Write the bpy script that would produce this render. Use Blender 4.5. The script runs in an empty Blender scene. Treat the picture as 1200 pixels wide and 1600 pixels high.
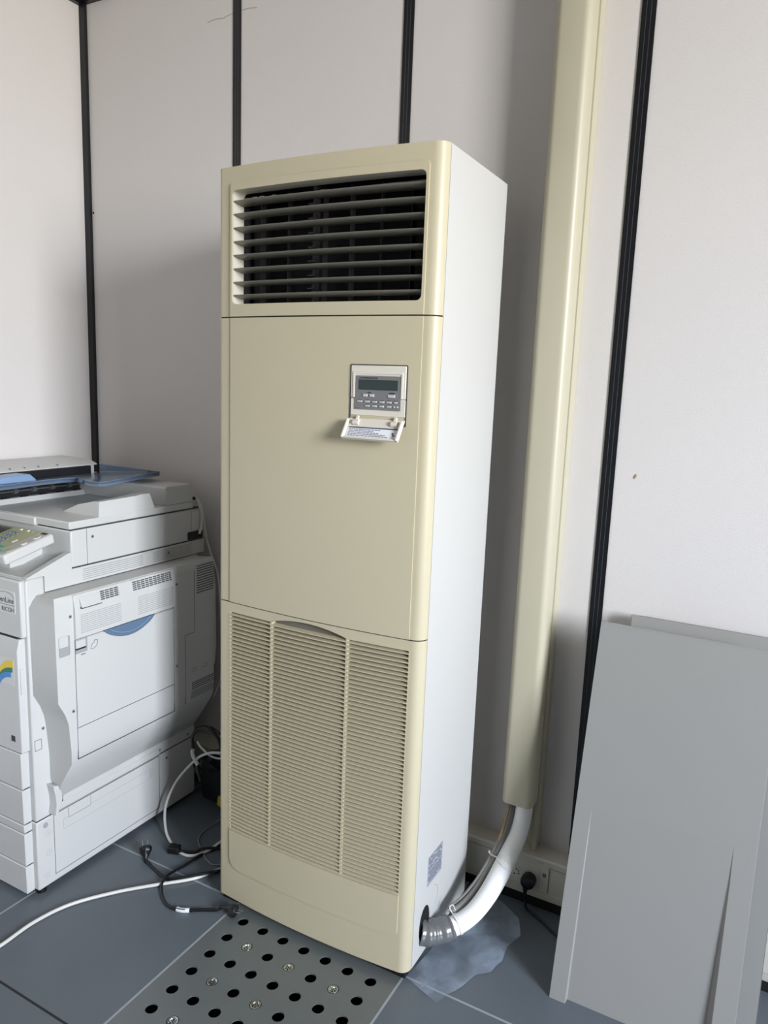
import bpy, bmesh, math, random
from mathutils import Vector, Matrix
random.seed(7)
S = bpy.context.scene
COL = S.collection
PI = math.pi

# ------------------------------------------------------------------ camera
FPX = 1164.25
cam_d = bpy.data.cameras.new('camera'); cam = bpy.data.objects.new('camera', cam_d); COL.objects.link(cam)
yaw, pitch, roll = 0.4947, 0.1696, 0.0376
f_ = Vector((-math.sin(yaw)*math.cos(pitch), math.cos(yaw)*math.cos(pitch), -math.sin(pitch)))
r0 = Vector((math.cos(yaw), math.sin(yaw), 0)); u0 = r0.cross(f_)
r_ = math.cos(roll)*r0 + math.sin(roll)*u0; u_ = -math.sin(roll)*r0 + math.cos(roll)*u0
cam.matrix_world = Matrix(((r_.x, u_.x, -f_.x, 1.2708), (r_.y, u_.y, -f_.y, -1.4749), (r_.z, u_.z, -f_.z, 1.4327), (0, 0, 0, 1)))
cam_d.sensor_fit = 'VERTICAL'; cam_d.sensor_height = 32.0; cam_d.lens = FPX/1600*32.0
cam_d.clip_start = 0.02
S.camera = cam

# ------------------------------------------------------------------ world, daylight
W = bpy.data.worlds.new('sky'); S.world = W; W.use_nodes = True
nt = W.node_tree; nt.nodes.clear()
wo = nt.nodes.new('ShaderNodeOutputWorld'); bg = nt.nodes.new('ShaderNodeBackground')
tc = nt.nodes.new('ShaderNodeTexCoord'); sp = nt.nodes.new('ShaderNodeSeparateXYZ'); rp = nt.nodes.new('ShaderNodeValToRGB')
mr = nt.nodes.new('ShaderNodeMapRange'); mr.inputs[1].default_value = -0.5; mr.inputs[2].default_value = 0.7
nt.links.new(tc.outputs['Generated'], sp.inputs[0]); nt.links.new(sp.outputs['Z'], mr.inputs[0]); nt.links.new(mr.outputs[0], rp.inputs[0])
rp.color_ramp.elements[0].position = 0.0; rp.color_ramp.elements[0].color = (0.44, 0.41, 0.37, 1)
rp.color_ramp.elements[1].position = 1.0; rp.color_ramp.elements[1].color = (0.74, 0.88, 1.16, 1)
e = rp.color_ramp.elements.new(0.40); e.color = (0.62, 0.59, 0.55, 1)
e = rp.color_ramp.elements.new(0.50); e.color = (0.97, 1.00, 1.06, 1)
nt.links.new(rp.outputs[0], bg.inputs[0]); bg.inputs[1].default_value = 34.0; nt.links.new(bg.outputs[0], wo.inputs[0])
WY0, WY1, WZ0, WZ1, WX = -3.00, -1.28, 1.25, 3.05, 5.2     # the window in the right-hand wall
pl = bpy.data.lights.new('window_portal', 'AREA'); pl.shape = 'RECTANGLE'; pl.size = WY1-WY0; pl.size_y = WZ1-WZ0
pl.cycles.is_portal = True
po = bpy.data.objects.new('window_portal', pl); COL.objects.link(po)
po.location = (WX+0.05, (WY0+WY1)/2, (WZ0+WZ1)/2); po.rotation_euler = (PI/2, 0, PI/2)

vs = S.view_settings
S.display_settings.display_device = 'sRGB'
vs.view_transform = 'Standard'; vs.look = 'None'; vs.gamma = 1.0; vs.use_curve_mapping = False
vs.exposure = 0.86

# ------------------------------------------------------------------ materials
def lin(c):
    return tuple(((v/255)/12.92 if v/255 <= .04045 else ((v/255+.055)/1.055)**2.4) for v in c) + (1,)
def mat(name, rgb, rough=.5, metal=0., var=0., vscale=6., bump=0., bscale=400., spec=.5, alpha=None, trans=0.):
    m = bpy.data.materials.new(name); m.use_nodes = True
    t = m.node_tree; b = t.nodes['Principled BSDF']
    c = lin(rgb)
    b.inputs['Base Color'].default_value = c; b.inputs['Roughness'].default_value = rough
    b.inputs['Metallic'].default_value = metal; b.inputs['Specular IOR Level'].default_value = spec
    if trans: b.inputs['Transmission Weight'].default_value = trans
    if alpha is not None: b.inputs['Alpha'].default_value = alpha
    tcn = t.nodes.new('ShaderNodeTexCoord')
    if var:
        n = t.nodes.new('ShaderNodeTexNoise'); n.inputs['Scale'].default_value = vscale; n.inputs['Detail'].default_value = 6
        t.links.new(tcn.outputs['Object'], n.inputs['Vector'])
        mx = t.nodes.new('ShaderNodeMix'); mx.data_type = 'RGBA'
        mx.inputs[6].default_value = tuple(min(1, v*(1-var)) for v in c[:3])+(1,)
        mx.inputs[7].default_value = tuple(min(1, v*(1+var)) for v in c[:3])+(1,)
        t.links.new(n.outputs['Fac'], mx.inputs[0]); t.links.new(mx.outputs[2], b.inputs['Base Color'])
    if bump:
        n = t.nodes.new('ShaderNodeTexNoise'); n.inputs['Scale'].default_value = bscale; n.inputs['Detail'].default_value = 2
        t.links.new(tcn.outputs['Object'], n.inputs['Vector'])
        bp = t.nodes.new('ShaderNodeBump'); bp.inputs['Strength'].default_value = bump; bp.inputs['Distance'].default_value = .001
        t.links.new(n.outputs['Fac'], bp.inputs['Height']); t.links.new(bp.outputs[0], b.inputs['Normal'])
    return m

M = dict(
    wall=mat('wall_vinyl', (211, 207, 203), .6, bump=.5, bscale=260, var=.03, vscale=2, spec=.3),
    wall_room=mat('unseen_wall_dark', (84, 84, 86), .7),  # unseen walls, darkened to cut the light they bounce back
    ceil=mat('ceiling_tile', (160, 160, 158), .8),
    black_trim=mat('black_joint_profile', (14, 15, 18), .35),
    black_line=mat('grey_joint_groove', (70, 76, 84), .4),
    floor=mat('slate_vinyl', (94, 101, 106), .34, var=.10, vscale=5, bump=.12, bscale=30, spec=.4),
    seam_light=mat('seam_aluminium', (150, 156, 158), .45),
    seam_dark=mat('seam_black', (22, 24, 26), .6),  # near-black filler for part of one floor seam
    steel=mat('perforated_steel', (118, 123, 122), .38, metal=.45, var=.08, vscale=9, bump=.1, bscale=60),
    chrome=mat('bright_cap', (205, 208, 208), .16, metal=1., bump=1, bscale=160),
    dark=mat('void_black', (8, 8, 9), .8),
    beige=mat('aged_beige_plastic', (191, 182, 153), .42, bump=.10, bscale=700, var=.02, vscale=3),
    beige_side=mat('cream_sheet_metal', (193, 192, 187), .38, spec=.4),
    beige_pale=mat('pale_cheek_plastic', (206, 202, 188), .5),
    louver=mat('louver_plastic', (134, 131, 119), .42),
    vane=mat('vane_black', (22, 22, 22), .5),
    filter=mat('filter_mesh', (112, 108, 96), .8, bump=1, bscale=1400),
    bezel=mat('remote_bezel', (214, 208, 194), .45),
    face=mat('remote_face_grey', (116, 116, 114), .45),
    lcd=mat('lcd_green_black', (34, 50, 48), .12),
    btn=mat('button_grey', (188, 188, 186), .4),
    ink=mat('ink_dark', (52, 54, 60), .6),
    ink_grey=mat('ink_grey', (80, 84, 94), .6),
    ink_navy=mat('ink_navy', (62, 66, 84), .6),
    paper=mat('paper_label', (226, 228, 232), .5),
    plate=mat('rating_plate_grey', (158, 162, 170), .4),
    duct=mat('duct_beige', (184, 178, 154), .4, var=.02),
    trunk=mat('trunking_cream', (202, 198, 182), .45),
    tape=mat('duct_tape_grey', (118, 119, 118), .22, metal=.35, bump=1., bscale=55),
    pipe=mat('white_insulation', (236, 236, 232), .5, bump=.4, bscale=60),
    grey_cable=mat('grey_conduit', (126, 124, 118), .45),
    brown=mat('brown_wire', (150, 120, 78), .5),
    tie=mat('nylon_tie', (226, 224, 216), .35),
    black=mat('black_rubber', (16, 17, 19), .38),
    metal=mat('plug_pin', (190, 190, 190), .25, metal=1.),
    wcable=mat('white_cable', (206, 205, 198), .45),
    gcable=mat('grey_wire', (120, 122, 124), .5),
    yellow=mat('yellow_plastic', (190, 165, 50), .45),
    bag=mat('black_box_plastic', (24, 26, 32), .5),
    cop=mat('copier_white', (197, 197, 193), .42, bump=.12, bscale=800),
    cop_seam=mat('copier_gap', (60, 62, 64), .7),
    cop_slot=mat('copier_slot', (72, 74, 76), .7),
    cop_slot_lt=mat('copier_slot_light', (154, 156, 156), .6),
    cop_dark=mat('copier_black', (20, 21, 23), .5),
    cop_shaft=mat('roller_grey', (84, 84, 84), .4),
    blue=mat('translucent_blue', (126, 146, 170), .16, trans=.45),
    blue_op=mat('light_blue_plastic', (128, 154, 188), .3),
    blue_lens=mat('blue_handle', (108, 132, 156), .15, trans=.25),
    olive=mat('panel_olive', (162, 164, 126), .5),
    key=mat('key_bluegrey', (104, 118, 130), .4),
    key_green=mat('key_green', (76, 150, 130), .4),
    panel_grey=mat('panel_warm_grey', (176, 172, 164), .5),
    screen=mat('touch_screen', (74, 72, 70), .2),
    screw=mat('screw_steel', (120, 120, 116), .3, metal=.8),
    lab=mat('label_silver', (206, 206, 202), .35),
    yel=mat('print_yellow', (226, 196, 60), .5), grn=mat('print_green', (40, 118, 84), .5), blu=mat('print_blue', (62, 136, 196), .5),
    panelm=mat('grey_painted_sheet', (148, 147, 142), .4, var=.015, vscale=3, spec=.4),
    chip=mat('chipped_board', (150, 128, 96), .8),
    socket=mat('socket_cream', (206, 202, 188), .4),
    sock_grey=mat('socket_grey', (140, 140, 132), .5),
    glass=mat('window_glass', (255, 255, 255), 0., trans=1.),
)
def film_material():
    m = bpy.data.materials.new('clear_plastic_film'); m.use_nodes = True; t = m.node_tree
    b = t.nodes['Principled BSDF']; b.inputs['Base Color'].default_value = lin((176, 190, 206)); b.inputs['Roughness'].default_value = .25
    n = t.nodes.new('ShaderNodeTexNoise'); n.inputs['Scale'].default_value = 11; n.inputs['Detail'].default_value = 5; n.inputs['Distortion'].default_value = .6
    g = t.nodes.new('ShaderNodeTexCoord'); t.links.new(g.outputs['Object'], n.inputs['Vector'])
    r = t.nodes.new('ShaderNodeMapRange'); r.inputs[1].default_value = .35; r.inputs[2].default_value = .7; r.inputs[3].default_value = .10; r.inputs[4].default_value = .62
    t.links.new(n.outputs['Fac'], r.inputs[0]); t.links.new(r.outputs[0], b.inputs['Alpha'])
    return m
M['film'] = film_material()

# ------------------------------------------------------------------ mesh helpers
class MB:
    """collects shapes in world coordinates; build() links them as one mesh object"""
    def __init__(s): s.bm = bmesh.new(); s.mi = 0
    def face(s, vs):
        try:
            fc = s.bm.faces.new(vs); fc.material_index = s.mi; return fc
        except ValueError: return None
    def box(s, x0, x1, y0, y1, z0, z1):
        return s.obox((x0, y0, z0), (x1-x0, 0, 0), (0, y1-y0, 0), (0, 0, z1-z0))
    def obox(s, o, a, b, c):
        o, a, b, c = map(Vector, (o, a, b, c))
        if a.cross(b).dot(c) < 0: a, b = b, a
        v = [s.bm.verts.new(p) for p in (o, o+a, o+a+b, o+b, o+c, o+a+c, o+a+b+c, o+b+c)]
        for q in ((3, 2, 1, 0), (4, 5, 6, 7), (0, 1, 5, 4), (1, 2, 6, 5), (2, 3, 7, 6), (3, 0, 4, 7)): s.face([v[i] for i in q])
        return s
    def prism(s, poly, axis, a, b):
        """poly: 2D points in the two other axes (in xyz order), extruded along axis from a to b"""
        def P(p, h):
            if axis == 'x': return (h, p[0], p[1])
            if axis == 'y': return (p[0], h, p[1])
            return (p[0], p[1], h)
        A = [s.bm.verts.new(P(p, a)) for p in poly]; B = [s.bm.verts.new(P(p, b)) for p in poly]
        n = len(poly)
        s.face(A[::-1]); s.face(B)
        for i in range(n): s.face([A[i], A[(i+1) % n], B[(i+1) % n], B[i]])
        return s
    def ring(s, outer, inner, axis, a, b):
        """outer and inner have equal counts"""
        def P(p, h):
            if axis == 'x': return (h, p[0], p[1])
            if axis == 'y': return (p[0], h, p[1])
            return (p[0], p[1], h)
        L = [[s.bm.verts.new(P(p, h)) for p in poly] for h in (a, b) for poly in (outer, inner)]
        n = len(outer)
        for i in range(n):
            j = (i+1) % n
            s.face([L[0][i], L[0][j], L[1][j], L[1][i]]); s.face([L[2][i], L[2][j], L[3][j], L[3][i]])
            s.face([L[0][i], L[0][j], L[2][j], L[2][i]]); s.face([L[1][i], L[1][j], L[3][j], L[3][i]])
        return s
    def loft(s, rings, cap=True):
        R = [[s.bm.verts.new(p) for p in r] for r in rings]; n = len(R[0])
        for A, B in zip(R, R[1:]):
            for i in range(n): s.face([A[i], A[(i+1) % n], B[(i+1) % n], B[i]])
        if cap: s.face(R[0][::-1]); s.face(R[-1])
        return s
    def tube(s, pts, r, seg=10, smooth=8):
        P = [Vector(p) for p in pts]
        if smooth and len(P) > 2:
            Q = []
            for i in range(len(P)-1):
                p0, p1, p2, p3 = P[max(i-1, 0)], P[i], P[i+1], P[min(i+2, len(P)-1)]
                for k in range(smooth):
                    t = k/smooth
                    Q.append(.5*((2*p1)+(p2-p0)*t+(2*p0-5*p1+4*p2-p3)*t*t+(3*p1-p0-3*p2+p3)*t**3))
            Q.append(P[-1]); P = Q
        rs = r if callable(r) else (lambda t: r)
        T = (P[1]-P[0]).normalized(); N = T.orthogonal().normalized(); rings = []
        for i, p in enumerate(P):
            t = (P[min(i+1, len(P)-1)]-P[max(i-1, 0)]).normalized()
            N = (N-t*N.dot(t)).normalized(); Bn = t.cross(N); rr = rs(i/(len(P)-1))
            rings.append([p+rr*(math.cos(a)*N+math.sin(a)*Bn) for a in (2*PI*k/seg for k in range(seg))])
        return s.loft(rings)
    def cyl(s, o, d, r, seg=20, r2=None):
        o, d = Vector(o), Vector(d); n = d.normalized().orthogonal().normalized(); b = d.normalized().cross(n)
        r2 = r if r2 is None else r2
        return s.loft([[o+r*(math.cos(a)*n+math.sin(a)*b) for a in (2*PI*k/seg for k in range(seg))],
                       [o+d+r2*(math.cos(a)*n+math.sin(a)*b) for a in (2*PI*k/seg for k in range(seg))]])
    def disc_ring(s, o, d, prof, seg=24):
        """lathe: prof = [(radius, height along d)]"""
        o = Vector(o); d = Vector(d).normalized(); n = d.orthogonal().normalized(); b = d.cross(n)
        return s.loft([[o+d*h+r*(math.cos(a)*n+math.sin(a)*b) for a in (2*PI*k/seg for k in range(seg))] for r, h in prof])
    def bulge(s, x0=.0, x1=.6, step=.025):
        x = x0+step
        while x < x1:
            g = s.bm.verts[:]+s.bm.edges[:]+s.bm.faces[:]
            bmesh.ops.bisect_plane(s.bm, geom=g, plane_co=(x, 0, 0), plane_no=(1, 0, 0), dist=1e-6)
            x += step
        for v in s.bm.verts: v.co.y += BUL(v.co.x)
        return s
    def build(s, name, m, parent=None, bevel=0, seg=2, angle=35, smooth=True, fixn=True):
        me = bpy.data.meshes.new(name)
        o0 = root_loc(parent)
        if fixn: bmesh.ops.recalc_face_normals(s.bm, faces=s.bm.faces[:])
        for v in s.bm.verts: v.co -= o0
        s.bm.to_mesh(me); s.bm.free()
        for q in (m if isinstance(m, (list, tuple)) else [m]): me.materials.append(M[q] if isinstance(q, str) else q)
        if smooth:
            me.shade_smooth(); me.set_sharp_from_angle(angle=math.radians(angle))
        o = bpy.data.objects.new(name, me); COL.objects.link(o)
        if parent: o.parent = parent
        if bevel:
            b = o.modifiers.new('bevel', 'BEVEL'); b.width = bevel; b.segments = seg; b.limit_method = 'ANGLE'; b.angle_limit = math.radians(40)
            b.harden_normals = False
        return o
def root_loc(p):
    v = Vector((0, 0, 0))
    while p: v += p.location; p = p.parent
    return v
def BUL(x): return -.016*(1-min(1, ((x-.3)/.3)**2))
def tag(o, label=None, cat=None, group=None, kind=None):
    if label: o['label'] = label
    if cat: o['category'] = cat
    if group: o['group'] = group
    if kind: o['kind'] = kind
    return o
def thing(name, loc, label, cat, group=None):
    o = bpy.data.objects.new(name, None); COL.objects.link(o); o.location = loc; o.empty_display_size = .05
    return tag(o, label, cat, group)
def struct(o): o['kind'] = 'structure'; return o
def rrect(x0, x1, z0, z1, r, n=5):
    """rounded rectangle; r a number or 4 radii (bottom left, bottom right, top right, top left)"""
    r = (r,)*4 if not isinstance(r, (tuple, list)) else r; out = []
    for (cx, cz, a0, q) in ((x0, z0, PI, r[0]), (x1, z0, 1.5*PI, r[1]), (x1, z1, 0, r[2]), (x0, z1, .5*PI, r[3])):
        q = max(q, 1e-4); ox = cx+(q if cx == x0 else -q); oz = cz+(q if cz == z0 else -q)
        for k in range(n+1):
            a = a0+k*PI/2/n; out.append((ox+q*math.cos(a), oz+q*math.sin(a)))
    return out
def text_mesh(name, body, size, m, parent, origin, ux, uz, align='LEFT', extrude=.0003, squash=1.0):
    """lettering laid on a surface: ux reading direction, uz letter-up direction"""
    c = bpy.data.curves.new(name, 'FONT'); c.body = body; c.size = size; c.align_x = align; c.extrude = extrude
    t = bpy.data.objects.new('tmp', c); COL.objects.link(t)
    dg = bpy.context.evaluated_depsgraph_get(); dg.update()
    me = bpy.data.meshes.new_from_object(t.evaluated_get(dg)); bpy.data.objects.remove(t)
    ux, uz = Vector(ux).normalized(), Vector(uz).normalized(); n = ux.cross(uz)
    mt = Matrix((ux*squash, uz, n)).transposed().to_4x4(); mt.translation = Vector(origin)-root_loc(parent)
    me.transform(mt); me.name = name; me.materials.clear(); me.materials.append(M[m])
    o = bpy.data.objects.new(name, me); COL.objects.link(o); o.parent = parent
    return o

# ------------------------------------------------------------------ the room
WB = .465; XL = -1.025; YF = -5.6; ZC = 3.2
struct(MB().box(XL-.1, WX+.1, WB, WB+.1, -.3, ZC+.1).build('wall_back', 'wall', smooth=False))
struct(MB().box(XL-.1, XL, YF, WB, -.3, ZC+.1).build('wall_left', 'wall', smooth=False))
struct(MB().box(XL-.1, WX+.1, YF-.1, YF, -.3, ZC+.1).build('wall_front', 'wall_room', smooth=False))
struct(MB().box(XL, WX, YF, WB, ZC, ZC+.1).build('ceiling', 'ceil', smooth=False))
b = MB()
b.box(WX, WX+.1, YF, WB, -.3, WZ0); b.box(WX, WX+.1, YF, WB, WZ1, ZC+.1)
b.box(WX, WX+.1, YF, WY0, WZ0, WZ1); b.box(WX, WX+.1, WY1, WB, WZ0, WZ1)
struct(b.build('wall_right', 'wall_room', smooth=False))
b = MB(); yz = lambda y0, y1, z0, z1: b.box(WX+.0, WX+.05, y0, y1, z0, z1)
yz(WY0, WY0+.04, WZ0, WZ1); yz(WY1-.04, WY1, WZ0, WZ1); yz(WY0+.04, WY1-.04, WZ0, WZ0+.04); yz(WY0+.04, WY1-.04, WZ1-.04, WZ1)
ym = (WY0+WY1)/2; yz(ym-.02, ym+.02, WZ0+.04, WZ1-.04)
struct(b.build('window_1', 'wall_room', bevel=.003))

# raised floor: 512 mm tiles with thin metal seams, one position left open for the perforated tile
TX = [.0725+.512*k for k in range(-3, 13)]; TY = [-.0085-.5135*k for k in range(-1, 13)]
xs = [XL] + [x for x in TX if XL+.02 < x < WX-.02] + [WX]
ys = sorted([YF] + [y for y in TY if YF+.02 < y < WB-.02] + [WB])
b = MB(); g = .0016
for i in range(len(xs)-1):
    for j in range(len(ys)-1):
        x0, x1, y0, y1 = xs[i], xs[i+1], ys[j], ys[j+1]
        if abs(x0-.0725) < .01 and abs(y1+.0085) < .01: PT = (x0, x1, y0, y1); continue
        b.box(x0+g, x1-g, y0+g, y1-g, -.03, 0)
floor = struct(b.build('floor', 'floor', smooth=False, bevel=.0012, seg=1))
b = MB()
for x in xs[1:-1]: b.box(x-g-.0012, x+g+.0012, YF, WB, -.012, .0003)
for y in ys[1:-1]:
    b.mi = 1 if abs(y+.522) < .01 else 0
    b.box(XL, WX, y-g-.0012, y+g+.0012, -.012, .0002) if not b.mi else (b.box(XL, .0725, y-g-.001, y+g+.001, -.012, .0004), setattr(b, 'mi', 0), b.box(.0725, WX, y-g-.001, y+g+.001, -.012, .0002))
struct(b.build('trim_8', ['seam_light', 'seam_dark'], smooth=False))
struct(MB().box(XL, WX, YF, WB, -.3, -.28).build('dark_floor_slab', 'dark', smooth=False))  # coloured black so the tile holes above read as shaded

# perforated tile
x0, x1, y0, y1 = PT[0]+.003, PT[1]-.003, PT[2]+.003, PT[3]-.003
pt = thing('perforated_floor_tile', ((x0+x1)/2, (y0+y1)/2, 0), 'perforated grey metal floor tile with round holes in front of the beige air conditioner', 'floor tile')
b = MB(); P_ = .0655; HX, HY = .1297, -.0672; HR = .0146; N = 24
gx0, gx1, gy1, gy0 = HX-P_/2, HX+6.5*P_, HY+P_/2, HY-6.5*P_
for i in range(7):
    for j in range(7):
        cx, cy = HX+i*P_, HY-j*P_
        out, inn = [], []
        for k in range(N):
            a = 2*PI*k/N+PI/4; ca, sa = math.cos(a), math.sin(a); q = (P_/2)/max(abs(ca), abs(sa))
            out.append(Vector((cx+q*ca, cy+q*sa, 0))); inn.append(Vector((cx+HR*ca, cy+HR*sa, 0)))
        vo = [b.bm.verts.new(p) for p in out]; vi = [b.bm.verts.new(p) for p in inn]; vd = [b.bm.verts.new(p-Vector((0, 0, .004))) for p in inn]
        for k in range(N):
            l = (k+1) % N
            b.face([vo[k], vo[l], vi[l], vi[k]]); b.face([vi[k], vi[l], vd[l], vd[k]])
v = lambda x, y, z=0: b.bm.verts.new((x, y, z))
for (a0, a1, c0, c1) in ((x0, gx0, y0, y1), (gx1, x1, y0, y1), (gx0, gx1, y0, gy0), (gx0, gx1, gy1, y1)):
    b.face([v(a0, c0), v(a1, c0), v(a1, c1), v(a0, c1)])
for (p, q) in (((x0, y0), (x1, y0)), ((x1, y0), (x1, y1)), ((x1, y1), (x0, y1)), ((x0, y1), (x0, y0))):
    b.face([v(*p), v(*q), v(*q, -.03), v(*p, -.03)])
bmesh.ops.remove_doubles(b.bm, verts=b.bm.verts[:], dist=1e-5)
b.build('tile_plate', 'steel', pt, fixn=False)
for i in (1, 3, 5):
    for j in (1, 3, 5):
        cx, cy = HX+i*P_, HY-j*P_
        b = MB(); b.disc_ring((cx, cy, -.014), (0, 0, 1), [(.0138, 0), (.0138, .0105), (.0125, .0135), (.0085, .0125), (.006, .0085), (.0022, .0085), (.001, .013)])
        a = random.random()*3
        for k in range(3):
            d = Vector((math.cos(a+k*PI/3), math.sin(a+k*PI/3), 0)); e_ = Vector((-d.y, d.x, 0))
            b.obox(Vector((cx, cy, -.006))-d*.011-e_*.0012, d*.022, e_*.0024, (0, 0, .005))
        b.build('screw_cap', 'chrome', pt)

# black joint profiles
def vtrim(n, xc, w, z0=0.0):
    b = MB(); b.box(xc-w/2, xc+w/2, WB-.003, WB, z0, ZC)
    b.mi = 1
    for d in (-.16, .16): b.box(xc+d*w-.0005, xc+d*w+.0005, WB-.0034, WB-.0028, z0, ZC)
    return struct(b.build('trim_%d' % n, ['black_trim', 'black_line'], smooth=False))
vtrim(1, -.343, .030); vtrim(2, .245, .031); vtrim(3, .871, .033); vtrim(4, 1.50, .033); vtrim(5, 2.12, .033)
struct(MB().box(XL, XL+.026, WB-.012, WB, 0, ZC).build('trim_6', 'black_trim', smooth=False))
struct(MB().box(XL, XL+.018, YF, WB-.012, 2.665, 2.70).build('trim_7', 'black_trim', smooth=False))
struct(MB().box(XL+.026, WX, WB-.018, WB, 2.668, 2.70).build('trim_9', 'black_trim', smooth=False))
# wear on the wall: a chip, a screw hole, a scuff
wall_back = bpy.data.objects['wall_back']
b = MB(); b.prism([(.932, 1.223), (.9365, 1.2215), (.941, 1.229), (.9395, 1.2345), (.9345, 1.231)], 'y', WB-.0006, WB+.001)
o = b.build('paint_chip', 'chip', wall_back, smooth=False)
MB().cyl((-.993, WB+.001, 1.994), (0, -.0016, 0), .004, 10).build('screw_hole', 'dark', wall_back)
b = MB(); pts = [(-.462, 2.517), (-.43, 2.521), (-.40, 2.518), (-.37, 2.524), (-.335, 2.526), (-.30, 2.528), (-.27, 2.524)]
for p, q in zip(pts, pts[1:]): b.tube([(p[0], WB-.0001, p[1]), (q[0], WB-.0001, q[1])], .0009, 6, 0)
b.build('scuff', 'sock_grey', wall_back)

# ------------------------------------------------------------------ floor-standing air conditioner
ac = thing('air_conditioner', (.3, .15, 0), 'tall beige floor-standing air conditioner cabinet against the wall, louvred top and slatted lower grille', 'air conditioner')
# cabinet with a pipe hole in its right side
AX0, AX1, AY1, AZ0, AZ1 = .012, .6, .335, .02, 1.92
b = MB()
b.box(AX0, AX1-.002, .002, AY1, AZ0, AZ0+.003); b.box(AX0, AX1-.002, .002, AY1, AZ1-.002, AZ1)
b.box(AX0, AX0+.002, .002, AY1, AZ0, AZ1); b.box(AX0, AX1-.002, AY1-.002, AY1, AZ0, AZ1)
cy, cz, N = .064, .098, 40; hole = []; outr = []
for k in range(N):
    a = 2*PI*k/N+1e-4; ca, sa = math.cos(a), math.sin(a)
    hole.append((cy+.031*ca, cz+(.052 if sa > 0 else .05)*sa))
angs = []
Y0_, Y1_ = .0, AY1
for (yy, zz) in hole:
    dy, dz = yy-cy, zz-cz; t = min(((Y1_-cy)/dy if dy > 1e-9 else 1e9), ((Y0_-cy)/dy if dy < -1e-9 else 1e9), ((AZ1-cz)/dz if dz > 1e-9 else 1e9), ((AZ0-cz)/dz if dz < -1e-9 else 1e9))
    outr.append([cy+t*dy, cz+t*dz])
for (yy, zz) in ((Y0_, AZ0), (Y1_, AZ0), (Y0_, AZ1), (Y1_, AZ1)):
    k = min(range(N), key=lambda i: abs(math.atan2(outr[i][1]-cz, outr[i][0]-cy)-math.atan2(zz-cz, yy-cy)))
    outr[k] = [yy, zz]
b.ring(outr, hole, 'x', AX1-.002, AX1)
b.build('cabinet', 'beige_side', ac, smooth=False)
b = MB(); b.box(.50, .597, .02, .12, .03, .16); b.build('hole_shade_liner', 'dark', ac, smooth=False).data.flip_normals()  # added black liner, its colour keeps the pipe hole in deep shade
# plinth
MB().box(.035, .585, .012, .32, 0, .02).build('plinth', 'black', ac, bevel=.002)
MB().box(AX0+.01, AX1-.008, -.02, .012, .004, .020).build('toe_strip', 'black', ac)

def plan(x0, x1, yb=-.002, yf=-.026):
    """front moulding in plan: flat front, rounded at the cabinet's own corners"""
    out = [(x0, yb)]
    if x0 <= AX0+1e-6:
        r = .010
        for k in range(5): a = PI+k*PI/8; out.append((x0+r+r*math.cos(a), yf+r+r*math.sin(a)))
    else: out.append((x0, yf))
    if x1 >= AX1-1e-6:
        r = .0235
        for k in range(9): a = -PI/2+k*PI/16; out.append((x1-r+r*math.cos(a), yf+r+r*math.sin(a)))
    else: out.append((x1, yf))
    out.append((x1, yb)); return out
GL, GR = .053, .568       # raised field between the two side margins
def front(name, z0, z1, op=None, arch=None):
    b = MB()
    if op is None: b.prism(plan(AX0, AX1), 'z', z0, z1)
    else:
        ox0, ox1, oz0, oz1 = op
        b.prism(plan(AX0, ox0), 'z', z0, z1); b.prism(plan(ox1, AX1), 'z', z0, z1)
        b.prism(plan(ox0, ox1), 'z', z0, oz0)
        if arch: b.prism(arch, 'y', -.026, -.012)
        else: b.prism(plan(ox0, ox1), 'z', oz1, z1)
    return b
# middle panel
b = front('m', .8685, 1.5765); b.prism(rrect(GL, GR, .8685, 1.5765, .0008, 1), 'y', -.0285, -.024); b.bulge()
b.build('middle_panel', 'beige', ac, angle=25)
# upper panel with the outlet
OX0, OX1, OZ0, OZ1 = .058, .562, 1.608, 1.866
b = front('u', 1.5795, 1.917, (OX0-.002, OX1+.002, OZ0-.002, OZ1+.002))
inner = rrect(OX0, OX1, OZ0, OZ1, .012, 6)
# the outer outline, arched along its top
outer = rrect(GL, GR, 1.5795, 1.884, (.001, .001, .010, .010), 6)
b.ring(outer, inner, 'y', -.0295, -.024)
b.prism([(GL+.012, 1.8835)]+[(GL+.012+k*(GR-GL-.024)/12, 1.884+.007*math.sin(PI*k/12)) for k in range(13)]+[(GR-.012, 1.8835)], 'y', -.0295, -.024)
b.bulge()
b.build('upper_panel', 'beige', ac, angle=25)
MB().prism(plan(AX0, AX1, yb=.0), 'z', 1.917, 1.9195).bulge().build('top_edge', 'beige', ac, angle=25)
# outlet sleeve and dark interior
b = MB(); big = rrect(OX0-.001, OX1+.001, OZ0-.001, OZ1+.001, .012, 6)
b.ring(rrect(OX0-.003, OX1+.003, OZ0-.003, OZ1+.003, .012, 6), big, 'y', -.0265, .016); b.bulge()
b.build('outlet_sleeve', 'beige_pale', ac, angle=25)
b = MB()
b.box(OX0-.02, OX1+.02, .135, .14, OZ0-.02, OZ1+.02); b.box(OX0-.02, OX0-.015, -.001, .14, OZ0-.02, OZ1+.02); b.box(OX1+.015, OX1+.02, -.001, .14, OZ0-.02, OZ1+.02)
b.box(OX0-.02, OX1+.02, -.001, .14, OZ1+.012, OZ1+.016); b.box(OX0-.02, OX1+.02, -.001, .14, OZ0-.016, OZ0-.012)
b.build('outlet_cavity', 'dark', ac, smooth=False)
# dark strips behind the two horizontal seams
for z0, z1 in ((1.573, 1.582), (.863, .873)):
    b = MB(); b.prism([(x+(.0018 if x < .3 else -.0018), y+.002 if y < -.003 else y) for x, y in plan(AX0, AX1)], 'z', z0, z1)
    b.bulge(); b.build('seam_strip', 'dark', ac, smooth=False)
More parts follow.
